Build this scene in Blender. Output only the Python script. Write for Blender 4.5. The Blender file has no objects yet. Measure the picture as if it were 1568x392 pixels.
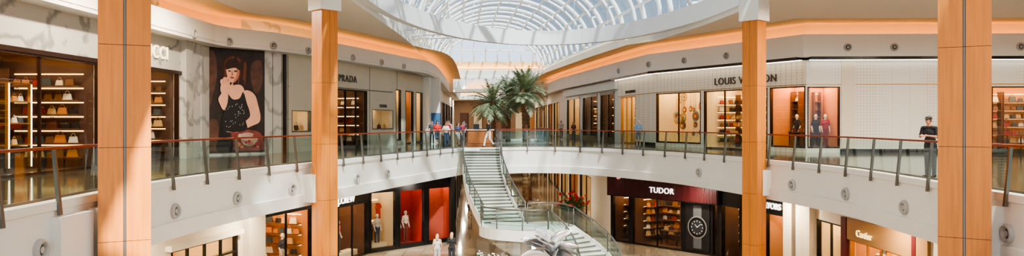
import bpy, bmesh, math, random
from mathutils import Vector, Matrix
random.seed(7)
S=bpy.context.scene
K=0.000875           # tangent per image pixel (image columns turned into bearings from the camera spot)
EYE=1.68; LOW=-5.62; CEIL=6.9; FB=-1.66

# ---------------------------------------------------------------- materials
def lin(c):
    r=[]
    for v in c[:3]:
        v/=255.0
        r.append(v/12.92 if v<=0.04045 else ((v+0.055)/1.055)**2.4)
    return (r[0],r[1],r[2],1)
def newmat(name):
    m=bpy.data.materials.new(name); m.use_nodes=True
    nt=m.node_tree; nt.nodes.clear()
    o=nt.nodes.new('ShaderNodeOutputMaterial')
    return m,nt,o
MC={}
def mat(name,col,rough=0.5,metal=0.0,emit=0.0,ecol=None,noise=0.0,nscale=3.0,spec=0.5,stretch=(1,1,1)):
    if name in MC: return MC[name]
    m,nt,o=newmat(name)
    b=nt.nodes.new('ShaderNodeBsdfPrincipled')
    nt.links.new(b.outputs[0],o.inputs[0])
    c=lin(col)
    b.inputs['Base Color'].default_value=c
    b.inputs['Roughness'].default_value=rough
    b.inputs['Metallic'].default_value=metal
    b.inputs['Specular IOR Level'].default_value=spec
    if emit>0:
        b.inputs['Emission Color'].default_value=lin(ecol or col)
        b.inputs['Emission Strength'].default_value=emit
    if noise>0:
        tc=nt.nodes.new('ShaderNodeTexCoord'); mp=nt.nodes.new('ShaderNodeMapping')
        mp.inputs['Scale'].default_value=stretch
        n=nt.nodes.new('ShaderNodeTexNoise'); n.inputs['Scale'].default_value=nscale; n.inputs['Detail'].default_value=5
        r=nt.nodes.new('ShaderNodeValToRGB')
        r.color_ramp.elements[0].position=0.3; r.color_ramp.elements[1].position=0.7
        r.color_ramp.elements[0].color=tuple(max(0,v*(1-noise)) for v in c[:3])+(1,)
        r.color_ramp.elements[1].color=tuple(min(1,v*(1+noise)) for v in c[:3])+(1,)
        nt.links.new(tc.outputs['Object'],mp.inputs[0]); nt.links.new(mp.outputs[0],n.inputs[0])
        nt.links.new(n.outputs[0],r.inputs[0]); nt.links.new(r.outputs[0],b.inputs['Base Color'])
    MC[name]=m; return m
def glass(name,tint,refl=0.1,rough=0.02,mx_=.35):
    if name in MC: return MC[name]
    m,nt,o=newmat(name)
    t=nt.nodes.new('ShaderNodeBsdfTransparent'); t.inputs[0].default_value=tint
    g=nt.nodes.new('ShaderNodeBsdfGlossy'); g.inputs['Roughness'].default_value=rough
    f=nt.nodes.new('ShaderNodeLayerWeight'); f.inputs[0].default_value=0.3
    mr=nt.nodes.new('ShaderNodeMapRange'); mr.inputs['To Min'].default_value=refl; mr.inputs['To Max'].default_value=min(1,refl+mx_)
    mx=nt.nodes.new('ShaderNodeMixShader')
    nt.links.new(f.outputs['Fresnel'],mr.inputs['Value']); nt.links.new(mr.outputs[0],mx.inputs[0])
    nt.links.new(t.outputs[0],mx.inputs[1]); nt.links.new(g.outputs[0],mx.inputs[2]); nt.links.new(mx.outputs[0],o.inputs[0])
    MC[name]=m; return m
def marble(name,c1,c2,scale=0.8,rough=0.25):
    m,nt,o=newmat(name)
    b=nt.nodes.new('ShaderNodeBsdfPrincipled'); b.inputs['Roughness'].default_value=rough
    tc=nt.nodes.new('ShaderNodeTexCoord')
    mp=nt.nodes.new('ShaderNodeMapping'); mp.inputs['Rotation'].default_value=(0.7,0.3,0.5)
    w=nt.nodes.new('ShaderNodeTexWave'); w.inputs['Scale'].default_value=scale; w.inputs['Distortion'].default_value=11
    w.inputs['Detail'].default_value=6; w.inputs['Detail Scale'].default_value=1.3
    r=nt.nodes.new('ShaderNodeValToRGB'); r.color_ramp.elements[0].color=lin(c2); r.color_ramp.elements[1].color=lin(c1)
    r.color_ramp.elements[0].position=0.0; r.color_ramp.elements[1].position=0.3
    nt.links.new(tc.outputs['Object'],mp.inputs[0]); nt.links.new(mp.outputs[0],w.inputs[0]); nt.links.new(w.outputs[0],r.inputs[0])
    nt.links.new(r.outputs[0],b.inputs['Base Color']); nt.links.new(b.outputs[0],o.inputs[0])
    MC[name]=m; return m
def tiles(name,c1,c2,cm,scale,rough,spec=0.5):
    m,nt,o=newmat(name)
    b=nt.nodes.new('ShaderNodeBsdfPrincipled'); b.inputs['Roughness'].default_value=rough; b.inputs['Specular IOR Level'].default_value=spec
    tc=nt.nodes.new('ShaderNodeTexCoord')
    w=nt.nodes.new('ShaderNodeTexBrick'); w.offset=0.0
    w.inputs['Scale'].default_value=scale; w.inputs['Color1'].default_value=lin(c1); w.inputs['Color2'].default_value=lin(c2)
    w.inputs['Mortar'].default_value=lin(cm); w.inputs['Mortar Size'].default_value=0.008; w.inputs['Brick Width'].default_value=0.5; w.inputs['Row Height'].default_value=0.5
    nt.links.new(tc.outputs['Object'],w.inputs[0]); nt.links.new(w.outputs[0],b.inputs['Base Color']); nt.links.new(b.outputs[0],o.inputs[0])
    MC[name]=m; return m
def perforated(name,c1,c2,scale):
    m,nt,o=newmat(name)
    b=nt.nodes.new('ShaderNodeBsdfPrincipled'); b.inputs['Roughness'].default_value=0.45
    tc=nt.nodes.new('ShaderNodeTexCoord')
    v=nt.nodes.new('ShaderNodeTexVoronoi'); v.inputs['Scale'].default_value=scale; v.inputs['Randomness'].default_value=0.0
    r=nt.nodes.new('ShaderNodeValToRGB'); r.color_ramp.elements[0].color=lin(c2); r.color_ramp.elements[1].color=lin(c1)
    r.color_ramp.elements[0].position=0.25; r.color_ramp.elements[1].position=0.4
    nt.links.new(tc.outputs['Object'],v.inputs[0]); nt.links.new(v.outputs['Distance'],r.inputs[0])
    nt.links.new(r.outputs[0],b.inputs['Base Color']); nt.links.new(b.outputs[0],o.inputs[0])
    MC[name]=m; return m

WHITE=mat('plaster_white',(232,229,221),0.55,noise=0.03,nscale=0.5)
CREAM=mat('plaster_cream',(234,222,202),0.6)
CEILM=mat('ceiling_paint',(238,229,213),0.7)
STEELW=mat('white_steel',(242,243,242),0.4)
WOOD=mat('column_veneer',(196,120,46),0.38,noise=0.14,nscale=2.0,stretch=(6,6,0.35))
WOODR=mat('handrail_wood',(124,56,34),0.35,noise=0.15,nscale=4)
DARKM=mat('dark_metal',(40,36,34),0.35,metal=0.3)
BLACK=mat('black_gloss',(18,18,19),0.2)
STEEL=mat('steel',(112,110,104),0.35,metal=0.7)
CHROME=mat('polished_aluminium',(240,240,242),0.22,metal=0.8)
MARB=marble('white_marble',(210,208,201),(170,170,164),0.35)
MARBG=marble('grey_marble',(190,187,178),(142,142,136),0.4)
PRADAW=mat('greige_panel',(206,200,180),0.4,noise=0.03,nscale=1)
LVW=perforated('perforated_screen',(240,236,228),(222,214,200),6.0)
LVWW=perforated('perforated_screen_glow',(248,236,214),(226,204,166),6.0)  # warm backlit glow put into the screen's base colour
FLU=tiles('terrazzo_upper',(90,80,68),(74,66,57),(48,44,38),0.55,0.09)
FLL=tiles('terrazzo_lower',(152,136,114),(122,110,94),(84,78,68),0.5,0.08)
GLR=glass('railing_glass',(0.66,0.82,0.79,1),0.05)
GLS=glass('shop_glass',(0.90,0.93,0.92,1),0.04,mx_=.2)
GLK=glass('skylight_glass',(0.26,0.30,0.33,1),0.03,mx_=.1)
BRONZE=mat('bronze_frame',(60,38,28),0.3,metal=0.6)
GOLD=mat('gold',(200,150,80),0.3,metal=0.8)
LAMP=mat('lamp_warm',(255,212,150),0.5,emit=42.0)
STRIP=mat('lamp_strip',(255,206,132),0.5,emit=3.4)
LAMPW=mat('lamp_white',(255,246,230),0.5,emit=4.0)
SIGNW=mat('sign_white',(250,246,238),0.5,emit=1.4)
LAMPD=mat('lamp_dim',(255,230,190),0.5,emit=12.0)
COVE=mat('cove_lamp',(255,184,98),0.5,emit=5.0)
COVEW=mat('cove_plaster_glow',(242,208,150),0.7)  # orange of the cove light put into the plaster colour
LEAF=mat('palm_leaf',(124,134,102),0.5,noise=0.35,nscale=3)
TRUNK=mat('palm_trunk',(120,92,64),0.8,noise=0.4,nscale=9,stretch=(1,1,3))
WARMI=mat('shop_wall_warm',(184,124,72),0.6)
DKI=mat('shop_wall_dark',(80,50,36),0.6)
CRI=mat('shop_wall_cream',(226,206,172),0.6)
SHELF=mat('shelf_wood',(96,60,36),0.5)
SOIL=mat('soil',(60,44,32),0.9)
REDW=mat('shop_wall_red',(160,44,36),0.6)
ORW=mat('shop_wall_orange',(190,84,62),0.6)
BURG=mat('burgundy_panel',(60,12,18),0.45)
PROD=[mat('product_%d'%i,c,0.45) for i,c in enumerate([(150,36,36),(30,28,30),(196,160,110),(120,80,50),(224,214,196),(60,72,84),(190,120,60),(80,40,30)])]
SHCOL=[mat('garment_%d'%i,c,0.8) for i,c in enumerate([(40,44,52),(190,60,50),(220,210,196),(210,150,100),(120,40,44),(90,100,110)])]

# ---------------------------------------------------------------- mesh builder
class MB:
    def __init__(s): s.v=[]; s.f=[]; s.fm=[]; s.m=[]; s.sm=[]
    def mi(s,m):
        if m not in s.m: s.m.append(m)
        return s.m.index(m)
    def add(s,vs,fs,m,smooth=False):
        o=len(s.v); s.v+= [tuple(v) for v in vs]; k=s.mi(m)
        for f in fs: s.f.append(tuple(i+o for i in f)); s.fm.append(k); s.sm.append(smooth)
    def quad(s,a,b,c,d,m): s.add([a,b,c,d],[(0,1,2,3)],m)
    def hexa(s,p,m): s.add(p,[(0,3,2,1),(4,5,6,7),(0,1,5,4),(1,2,6,5),(2,3,7,6),(3,0,4,7)],m)
    def box(s,x0,x1,y0,y1,z0,z1,m):
        s.hexa([(x0,y0,z0),(x1,y0,z0),(x1,y1,z0),(x0,y1,z0),(x0,y0,z1),(x1,y0,z1),(x1,y1,z1),(x0,y1,z1)],m)
    def tube(s,pts,r,m,n=6,smooth=True,cap=True):
        pts=[Vector(p) for p in pts]; N=len(pts); rs=r if isinstance(r,(list,tuple)) else [r]*N
        V=[];F=[]; up=Vector((0,0,1)); prev=None
        for i,p in enumerate(pts):
            t=(pts[min(i+1,N-1)]-pts[max(i-1,0)])
            if t.length<1e-9: t=Vector((0,0,1))
            t.normalize()
            if prev is None:
                a=t.cross(up)
                if a.length<1e-3: a=t.cross(Vector((1,0,0)))
            else:
                a=prev-t*prev.dot(t)
                if a.length<1e-4: a=t.cross(Vector((1,0,0)))
            a.normalize(); prev=a; b=t.cross(a)
            for k in range(n):
                an=2*math.pi*k/n; V.append(p+(a*math.cos(an)+b*math.sin(an))*rs[i])
        for i in range(N-1):
            for k in range(n):
                F.append((i*n+k,i*n+(k+1)%n,(i+1)*n+(k+1)%n,(i+1)*n+k))
        if cap: F.append(tuple(range(n))[::-1]); F.append(tuple((N-1)*n+k for k in range(n)))
        s.add(V,F,m,smooth)
    def ell(s,c,rx,ry,rz,m,n=12,k=8,rot=None):
        V=[];F=[]
        for i in range(k+1):
            ph=math.pi*i/k
            for j in range(n):
                th=2*math.pi*j/n
                v=Vector((rx*math.sin(ph)*math.cos(th),ry*math.sin(ph)*math.sin(th),rz*math.cos(ph)))
                if rot: v=rot@v
                V.append(v+Vector(c))
        for i in range(k):
            for j in range(n): F.append((i*n+j,(i+1)*n+j,(i+1)*n+(j+1)%n,i*n+(j+1)%n))
        s.add(V,F,m,True)
    def caps(s,p,q,r1,r2,m,n=10):
        p=Vector(p);q=Vector(q);t=q-p;L=t.length
        if L<1e-6: s.ell(p,r1,r1,r1,m); return
        t/=L; pts=[];rs=[]
        for a in (85,60,30,0): a=math.radians(a); pts.append(p-t*r1*math.sin(a)); rs.append(max(r1*math.cos(a),1e-4))
        for a in (0,30,60,85): a=math.radians(a); pts.append(q+t*r2*math.sin(a)); rs.append(max(r2*math.cos(a),1e-4))
        s.tube(pts,rs,m,n)
    def sweep(s,poly,prof,m,closed=False,smooth=False):
        N=len(poly); P=[Vector((p[0],p[1])) for p in poly]; Z=[p[2] if len(p)>2 else 0 for p in poly]
        rows=[]
        for i in range(N):
            a=P[(i-1)%N] if (i>0 or closed) else None; b=P[(i+1)%N] if (i<N-1 or closed) else None
            ds=[]
            if a is not None and (P[i]-a).length>1e-6: ds.append((P[i]-a).normalized())
            if b is not None and (b-P[i]).length>1e-6: ds.append((b-P[i]).normalized())
            ns=[Vector((d.y,-d.x)) for d in ds]
            n=sum(ns,Vector((0,0))); n.normalize(); c=max(0.4,n.dot(ns[0])); n=n/c
            rows.append([(P[i].x+n.x*o,P[i].y+n.y*o,Z[i]+z) for o,z in prof])
        V=[v for r in rows for v in r]; k=len(prof); F=[]
        for i in range(N if closed else N-1):
            j=(i+1)%N
            for q in range(k-1): F.append((i*k+q,j*k+q,j*k+q+1,i*k+q+1))
        s.add(V,F,m,smooth)
    def obj(s,name,parent=None):
        me=bpy.data.meshes.new(name); me.from_pydata(s.v,[],s.f)
        for m in s.m: me.materials.append(m)
        me.polygons.foreach_set('material_index',s.fm); me.polygons.foreach_set('use_smooth',s.sm); me.update()
        o=bpy.data.objects.new(name,me); S.collection.objects.link(o)
        if parent: o.parent=parent
        return o

def catmull(pts,step=0.6):
    out=[]; P=[Vector(p) for p in pts]; n=len(P)
    for i in range(n-1):
        p0=P[max(i-1,0)];p1=P[i];p2=P[i+1];p3=P[min(i+2,n-1)]
        k=max(1,int((p2-p1).length/step))
        for j in range(k):
            t=j/k
            out.append(0.5*((2*p1)+(-p0+p2)*t+(2*p0-5*p1+4*p2-p3)*t*t+(-p0+3*p1-3*p2+p3)*t**3))
    out.append(P[-1]); return out
def resample(pts,step):
    P=[Vector(p) for p in pts]; L=[0]
    for i in range(1,len(P)): L.append(L[-1]+(P[i]-P[i-1]).length)
    n=max(1,round(L[-1]/step)); out=[]; j=0
    for q in range(n+1):
        d=L[-1]*q/n
        while j<len(P)-2 and L[j+1]<d: j+=1
        t=(d-L[j])/max(1e-9,(L[j+1]-L[j])); out.append(P[j].lerp(P[j+1],min(1,max(0,t))))
    return out
class Wl:
    """a straight wall run p0->p1 (left to right seen from the atrium); n points to the atrium"""
    def __init__(s,p0,p1):
        s.p=Vector(p0); d=Vector(p1)-s.p; s.L=d.length; s.d=d/s.L; s.n=Vector((s.d.y,-s.d.x))
    def pt(s,a,n,z): q=s.p+s.d*a+s.n*n; return (q.x,q.y,z)
    def at(s,b):
        u=(b-784)*K; return (u*s.p.y-s.p.x)/(s.d.x-u*s.d.y)
    def box(s,mb,a,b,n0,n1,z0,z1,m):
        mb.hexa([s.pt(a,n0,z0),s.pt(b,n0,z0),s.pt(b,n1,z0),s.pt(a,n1,z0),s.pt(a,n0,z1),s.pt(b,n0,z1),s.pt(b,n1,z1),s.pt(a,n1,z1)],m)
    def quad(s,mb,a,b,n,z0,z1,m): mb.quad(s.pt(a,n,z0),s.pt(b,n,z0),s.pt(b,n,z1),s.pt(a,n,z1),m)
    def mx(s,a,n,z):
        q=s.pt(a,n,z)
        return Matrix(((s.d.x,0,s.n.x,q[0]),(s.d.y,0,s.n.y,q[1]),(0,1,0,q[2]),(0,0,0,1)))
def facade(W,mb,s0,s1,z0,z1,ops,m,th=0.25):
    cur=s0
    for a,b,za,zb in sorted(ops):
        if a>cur: W.box(mb,cur,a,-th,0,z0,z1,m)
        if za>z0: W.box(mb,a,b,-th,0,z0,za,m)
        if zb<z1: W.box(mb,a,b,-th,0,zb,z1,m)
        cur=b
    if cur<s1: W.box(mb,cur,s1,-th,0,z0,z1,m)
def sign(W,a,n,z,txt,size,m,space=1.0):
    c=bpy.data.curves.new('sign_text','FONT'); c.body=txt; c.size=size; c.extrude=0.03; c.align_x='CENTER'; c.align_y='CENTER'; c.space_character=space
    c.materials.append(m)
    o=bpy.data.objects.new('store_sign',c); S.collection.objects.link(o); o.matrix_world=W.mx(a,n,z); return o
def bag(mb,W,a,n,z,w,m):
    h=w*0.7; d=w*0.3
    p=[W.pt(a-w/2,n-d/2,z),W.pt(a+w/2,n-d/2,z),W.pt(a+w/2,n+d/2,z),W.pt(a-w/2,n+d/2,z),
       W.pt(a-w*.4,n-d/5,z+h),W.pt(a+w*.4,n-d/5,z+h),W.pt(a+w*.4,n+d/5,z+h),W.pt(a-w*.4,n+d/5,z+h)]
    mb.hexa(p,m)
    mb.tube([W.pt(a+w*.25*math.cos(t),n,z+h+w*.35*math.sin(t)) for t in [math.pi*i/5 for i in range(6)]],w*0.03,m,4)
def garment(mb,W,a,n,z,m,h=0.9):
    w=0.24
    prof=[(-.05,0),(.05,0),(w*.8,-.07),(w,-.3),(w*.75,-.3),(w*.62,-.2),(w*.7,-h),(-w*.7,-h),(-w*.62,-.2),(-w*.75,-.3),(-w,-.3),(-w*.8,-.07)]
    V=[W.pt(a+x,n+.05,z+y) for x,y in prof]+[W.pt(a+x,n-.05,z+y) for x,y in prof]; k=len(prof)
    F=[tuple(range(k)),tuple(range(k,2*k))[::-1]]+[(i,(i+1)%k,k+(i+1)%k,k+i) for i in range(k)]
    mb.add(V,F,m)
def shop(W,mb,pr,a,b,z0,z1,dep,wall,fl=None,kind='bags',rows=5,lamp=LAMP,frame=DARKM,mull=1.6,lamps=2,fw=0.06,trans=None,glassm=None,side=True,open_a=None,open_b=None):
    fl=fl or wall; n0=-0.25
    ba=a if open_a is None else open_a; bb=b if open_b is None else open_b
    mb.quad(W.pt(ba,-dep,z0),W.pt(bb,-dep,z0),W.pt(bb,-dep,z1+.3),W.pt(ba,-dep,z1+.3),wall)
    if open_a is None: mb.quad(W.pt(a,n0,z0),W.pt(a,-dep,z0),W.pt(a,-dep,z1+.3),W.pt(a,n0,z1+.3),wall)
    if open_b is None: mb.quad(W.pt(b,n0,z0),W.pt(b,-dep,z0),W.pt(b,-dep,z1+.3),W.pt(b,n0,z1+.3),wall)
    mb.quad(W.pt(a,n0,z0+.01),W.pt(b,n0,z0+.01),W.pt(bb,-dep,z0+.01),W.pt(ba,-dep,z0+.01),fl)
    mb.quad(W.pt(a,n0,z1+.3),W.pt(b,n0,z1+.3),W.pt(bb,-dep,z1+.3),W.pt(ba,-dep,z1+.3),wall)
    for i in range(lamps):
        c=a+(b-a)*(i+.5)/lamps
        for nn in (-dep*.25-.1,-dep*.65):
            if nn<-dep*.5: c=ba+(bb-ba)*(i+.5)/lamps
            mb.quad(W.pt(c-.2,nn,z1+.28),W.pt(c+.2,nn,z1+.28),W.pt(c+.2,nn-.3,z1+.28),W.pt(c-.2,nn-.3,z1+.28),lamp)
    if glassm is not False: W.quad(mb,a,b,-.12,z0,z1,glassm or GLS)
    W.box(mb,a,a+fw,-.18,.02,z0,z1,frame); W.box(mb,b-fw,b,-.18,.02,z0,z1,frame); W.box(mb,a,b,-.18,.02,z1-fw,z1,frame); W.box(mb,a,b,-.18,.02,z0,z0+fw*1.5,frame)
    k=int((b-a)/mull)
    for i in range(1,k+1):
        c=a+(b-a)*i/(k+1); W.box(mb,c-fw/2,c+fw/2,-.15,-.05,z0,z1,frame)
    if trans: W.box(mb,a,b,-.17,.01,trans-.04,trans+.04,frame)
    H=z1-z0
    if kind=='bags':
        nb=max(1,int((bb-ba)/1.5))
        for q in range(nb):
            c0=ba+.15+(bb-ba-.3)*q/nb; c1=ba+.15+(bb-ba-.3)*(q+1)/nb-.15
            W.box(mb,c0-.05,c0,-dep+.02,-dep+.45,z0,z1-.2,SHELF); W.box(mb,c1,c1+.05,-dep+.02,-dep+.45,z0,z1-.2,SHELF)
            for r in range(rows):
                zz=z0+.35+(H-.7)*r/rows
                W.box(mb,c0,c1,-dep+.02,-dep+.42,zz,zz+.05,SHELF)
                W.box(mb,c0,c1,-dep+.02,-dep+.05,zz+.45,zz+.49,STRIP)
                x=c0+.22
                while x<c1-.15:
                    w=random.uniform(.24,.42); bag(pr,W,x,-dep+.24,zz+.05,w,random.choice(PROD)); x+=w+random.uniform(.03,.12)
        if side and dep>2:
            for sd,e in ((1,b),(-1,a)):
                W2=Wl(W.pt(e,-dep if sd>0 else -.6,0)[:2],W.pt(e,-.6 if sd>0 else -dep,0)[:2])
                sgn=1 if W2.n.dot(W.d)*sd<0 else -1
                for r in range(rows):
                    zz=z0+.35+(H-.7)*r/rows
                    n_a,n_b=sorted((sgn*.02,sgn*.38))
                    W2.box(mb,.5,W2.L,n_a,n_b,zz,zz+.05,SHELF)
                    W2.box(mb,.5,W2.L,*sorted((sgn*.01,sgn*.04)),zz+.45,zz+.49,STRIP)
                    x=.7
                    while x<W2.L-.15:
                        w=random.uniform(.24,.42); bag(pr,W2,x,sgn*.2,zz+.05,w,random.choice(PROD)); x+=w+random.uniform(.03,.12)
        c=(a+b)/2
        if b-a>2:
            W.box(mb,c-.6,c+.6,-dep*.5-.3,-dep*.5+.3,z0+.8,z0+.86,SHELF)
            for sx in(-.55,.5):
                for sn in(-.28,.22): W.box(mb,c+sx,c+sx+.05,-dep*.5+sn,-dep*.5+sn+.05,z0,z0+.8,frame)
            for i in(-1,0,1): bag(pr,W,c+i*.38,-dep*.5,z0+.86,.28,random.choice(PROD))
    elif kind=='clothes':
        for zz in (z0+1.3,z0+2.5):
            mb.tube([W.pt(a+.3,-dep+.45,zz),W.pt(b-.3,-dep+.45,zz)],.02,STEEL,5)
            x=a+.5
            while x<b-.4: garment(pr,W,x,-dep+.45,zz,random.choice(SHCOL)); x+=random.uniform(.28,.5)
            W.box(mb,a+.2,b-.2,-dep+.02,-dep+.05,zz+.12,zz+.16,STRIP)
        W.box(mb,a+.3,b-.3,-1.1,-.5,z0+.02,z0+.3,CRI)

# ---------------------------------------------------------------- plan lines
E_L=catmull([(-9.4,2.2),(-9.4,8),(-9.45,13.8),(-9.7,18),(-9.75,21.5),(-9.2,25.5),(-8.1,30),(-6.1,37.5),(-4.3,43.5),(-3.1,47.3)])
E_R=catmull([(-0.7,47.8),(1,48.6),(3.2,48.2),(5.3,46.3),(7.4,43),(9.2,39.3),(11,32.5),(11.9,27),(11.8,22),(11.5,18),(11.3,14),(11.2,8),(11.2,2.2)])
PH=[(-2.6,57),(2.8,57),(2.4,71),(-3.4,71)]
def holed(name,outer,holes,z,m,flip=False):
    bm=bmesh.new(); es=[]
    for lp in [outer]+holes:
        vs=[bm.verts.new((p[0],p[1],z)) for p in lp]
        for i in range(len(vs)): es.append(bm.edges.new((vs[i],vs[(i+1)%len(vs)])))
    bmesh.ops.triangle_fill(bm,use_beauty=True,use_dissolve=False,edges=es,normal=(0,0,1))
    me=bpy.data.meshes.new(name); bm.to_mesh(me); bm.free(); me.materials.append(m)
    o=bpy.data.objects.new(name,me); S.collection.objects.link(o); return o
HOLE=[tuple(p) for p in E_L]+[tuple(p) for p in E_R]
OUT=[(-20,-5),(34,-5),(34,130),(-20,130)]
holed('floor',OUT,[HOLE,PH],0.0,FLU)
holed('ceiling_lower_level',OUT,[HOLE,PH],FB,CREAM)
mb=MB(); mb.quad((-20,-5,LOW),(34,-5,LOW),(34,130,LOW),(-20,130,LOW),FLL); mb.obj('floor_lower_level')
# fascia
mb=MB()
pf=[(-.3,.02),(.05,.02),(.05,-.16),(0,-.18),(0,-1.18),(.09,-1.20),(.09,FB),(-.3,FB)]
for e in (E_L,E_R): mb.sweep([tuple(p) for p in e],pf,WHITE)
mb.sweep([(-3.1,47.3),(-0.7,47.8)],pf,WHITE)
mb.sweep(PH[::-1],pf,WHITE,closed=True)
mb.obj('balcony_fascia')

def railing(name,path,gap=1.9,h=1.12,off=-.12,wood=WOODR,gl=GLR,low=-.28):
    mb=MB(); pts=resample([Vector((p[0],p[1],p[2] if len(p)>2 else 0)) for p in path],gap)
    N=len(pts)
    fine=resample([Vector((p[0],p[1],p[2] if len(p)>2 else 0)) for p in path],0.5)
    mb.sweep([tuple(p) for p in fine],[(off+.05,h-.03),(off+.05,h+.03),(off-.05,h+.03),(off-.05,h-.03),(off+.05,h-.03)],wood)
    mb.sweep([tuple(p) for p in fine],[(off,.08),(off,h-.06)],gl)
    mb.sweep([tuple(p) for p in fine],[(off+.015,.04),(off+.015,.1),(off-.015,.1),(off-.015,.04)],STEEL)
    for i,p in enumerate(pts):
        a=pts[max(i-1,0)]; b=pts[min(i+1,N-1)]; d=(b-a); d.z=0; d.normalize(); n=Vector((d.y,-d.x,0))
        def q(s,o,z): return p+d*s+n*o+Vector((0,0,z))
        mb.hexa([q(-.045,.13,low),q(.045,.13,low),q(.045,.055,low),q(-.045,.055,low),
                 q(-.03,off+.12,h-.03),q(.03,off+.12,h-.03),q(.03,off+.05,h-.03),q(-.03,off+.05,h-.03)],STEEL)
    return mb.obj(name)
railing('glass_railing',[p for p in E_L]); railing('glass_railing',[p for p in E_R])
railing('glass_railing',[PH[1],PH[0]],gap=1.8)
railing('glass_railing',[PH[2],PH[1]],gap=1.8); railing('glass_railing',[PH[0],PH[3]],gap=1.8)
railing('glass_railing',[(11.0,2.2),(-9.2,2.2)],gap=2)

# ---------------------------------------------------------------- columns
def column(x,y,w,ztop,rot=0,slot=True,cap=None):
    mb=MB(); h=w/2; g=0.03 if slot else .006
    mb.box(-h+.02,h-.02,-h+.02,h-.02,LOW,ztop,DARKM)
    zs=[LOW,-4.0,-1.0,1.1,3.4,ztop] if slot else [LOW,-3.6,-1.4,.8,3.2,ztop]
    for i in range(len(zs)-1):
        a,b=zs[i]+.006,zs[i+1]-.006
        for sx in(-1,1):
            for sy in (-1,1):
                x0,x1=sorted((sx*h,sx*g)); y0,y1=sorted((sy*h,sy*g)); mb.box(x0,x1,y0,y1,a,b,WOOD)
        if slot: mb.box(-.02,.02,-h+.005,h-.005,a,b,STEEL)
    mb.box(-h-.04,h+.04,-h-.04,h+.04,LOW,LOW+.15,DARKM)
    if cap: mb.box(-h-.1,h+.1,-h-.1,h+.1,ztop,CEIL+.02,WHITE)
    o=mb.obj('wood_clad_column'); o.location=(x,y,0); o.rotation_euler=(0,0,rot); return o
column(-8.92,17.2,1.06,CEIL,rot=math.radians(27.4)); column(10.66,17.6,1.06,CEIL,rot=-math.radians(31.2))
column(-7.4,29.5,.72,6.05,rot=math.radians(14+32),slot=False,cap=1); column(10.44,32.2,.72,6.0,rot=-math.radians(18+30),slot=False,cap=1)
mb=MB()
mb.box(-9.75,-9.3,15.4,16.6,-1.6,-.3,WHITE)
mb.box(-8.3,-7.5,29.3,29.7,-1.5,-.4,WHITE); mb.box(10.6,11.2,32.0,32.4,-1.5,-.4,WHITE)
mb.box(-9.8,-9.2,17.0,17.5,-1.5,-.3,WHITE); mb.box(11.0,11.6,17.4,17.8,-1.5,-.3,WHITE)
mb.obj('column_brackets')

# ---------------------------------------------------------------- upper ceiling + vault
CL=[(-6.9,10),(-6.9,20),(-7,30),(-6.9,38),(-6.8,46),(-7.0,55),(-7.7,65),(-8.3,78),(-8.8,91)]
CR=[(11.1,10),(11.1,20),(11.0,30),(10.6,38),(9.6,46),(8.3,55),(6.8,65),(5.1,78),(3.6,91)]
holed('ceiling',[(-20,-5),(34,-5),(34,92),(-20,92)],[catmull(CL,2)+catmull(CR[::-1],2)],CEIL,CEILM)
ZS=7.9
mb=MB()
cur=[tuple(p) for p in catmull(CL,2)]+[tuple(p) for p in catmull(CR[::-1],2)]
mb.sweep(cur,[(0,CEIL),(0,ZS),(-.5,ZS+.05),(-.5,ZS+.5)],WHITE,closed=True)
mb.sweep(cur,[(.0,CEIL-.0),(.14,CEIL-.05),(.14,CEIL+.25),(0,CEIL+.25)],WHITE,closed=True)
mb.obj('skylight_curb')
def interp(L,y):
    for i in range(len(L)-1):
        if L[i][1]<=y<=L[i+1][1]:
            t=(y-L[i][1])/(L[i+1][1]-L[i][1]); return L[i][0]*(1-t)+L[i+1][0]*t
    return L[-1][0] if y>L[-1][1] else L[0][0]
def vault(name,y0,y1,fl,fr,zs,rise,st,na=12,rt=.17):
    def P(y,a,sc=1.0):
        l,r=fl(y)-.2,fr(y)+.2; c=(l+r)/2;h=(r-l)/2
        return Vector((c-h*sc*math.cos(a),y,zs+rise*h*sc*math.sin(a)))
    mb=MB(); n=int(round((y1-y0)/st)); m=32
    for i in range(n+1):
        y=y0+(y1-y0)*i/n
        mb.tube([P(y,math.pi*j/m) for j in range(m+1)],rt,STEELW,8)
        mb.tube([P(y,math.pi*j/m,.92) for j in range(m+1)],rt*.8,STEELW,6)
        for j in range(0,m+1,4):
            mb.tube([P(y,math.pi*j/m),P(y,math.pi*j/m,.92)],rt*.5,STEELW,4,cap=False)
    for j in range(na+1):
        a=math.pi*j/na
        mb.tube([P(y0+(y1-y0)*i/(2*n),a,1.0) for i in range(2*n+1)],rt*.6,STEELW,5)
    fr_=mb.obj(name)
    g=MB(); ny=n*2
    for i in range(ny):
        ya=y0+(y1-y0)*i/ny; yb=y0+(y1-y0)*(i+1)/ny
        for j in range(na*2):
            a=math.pi*j/(na*2); b=math.pi*(j+1)/(na*2)
            g.quad(P(ya,a,1.02),P(yb,a,1.02),P(yb,b,1.02),P(ya,b,1.02),GLK)
    for i in range(ny+1):
        y=y0+(y1-y0)*i/ny
        g.tube([P(y,math.pi*j/m,1.015) for j in range(m+1)],.04,STEELW,4)
    o=g.obj('glazing',parent=fr_)
    return P
PV=vault('skylight_vault',11,91,lambda y:interp(CL,y),lambda y:interp(CR,y),ZS+.3,.72,5.0)
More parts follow.
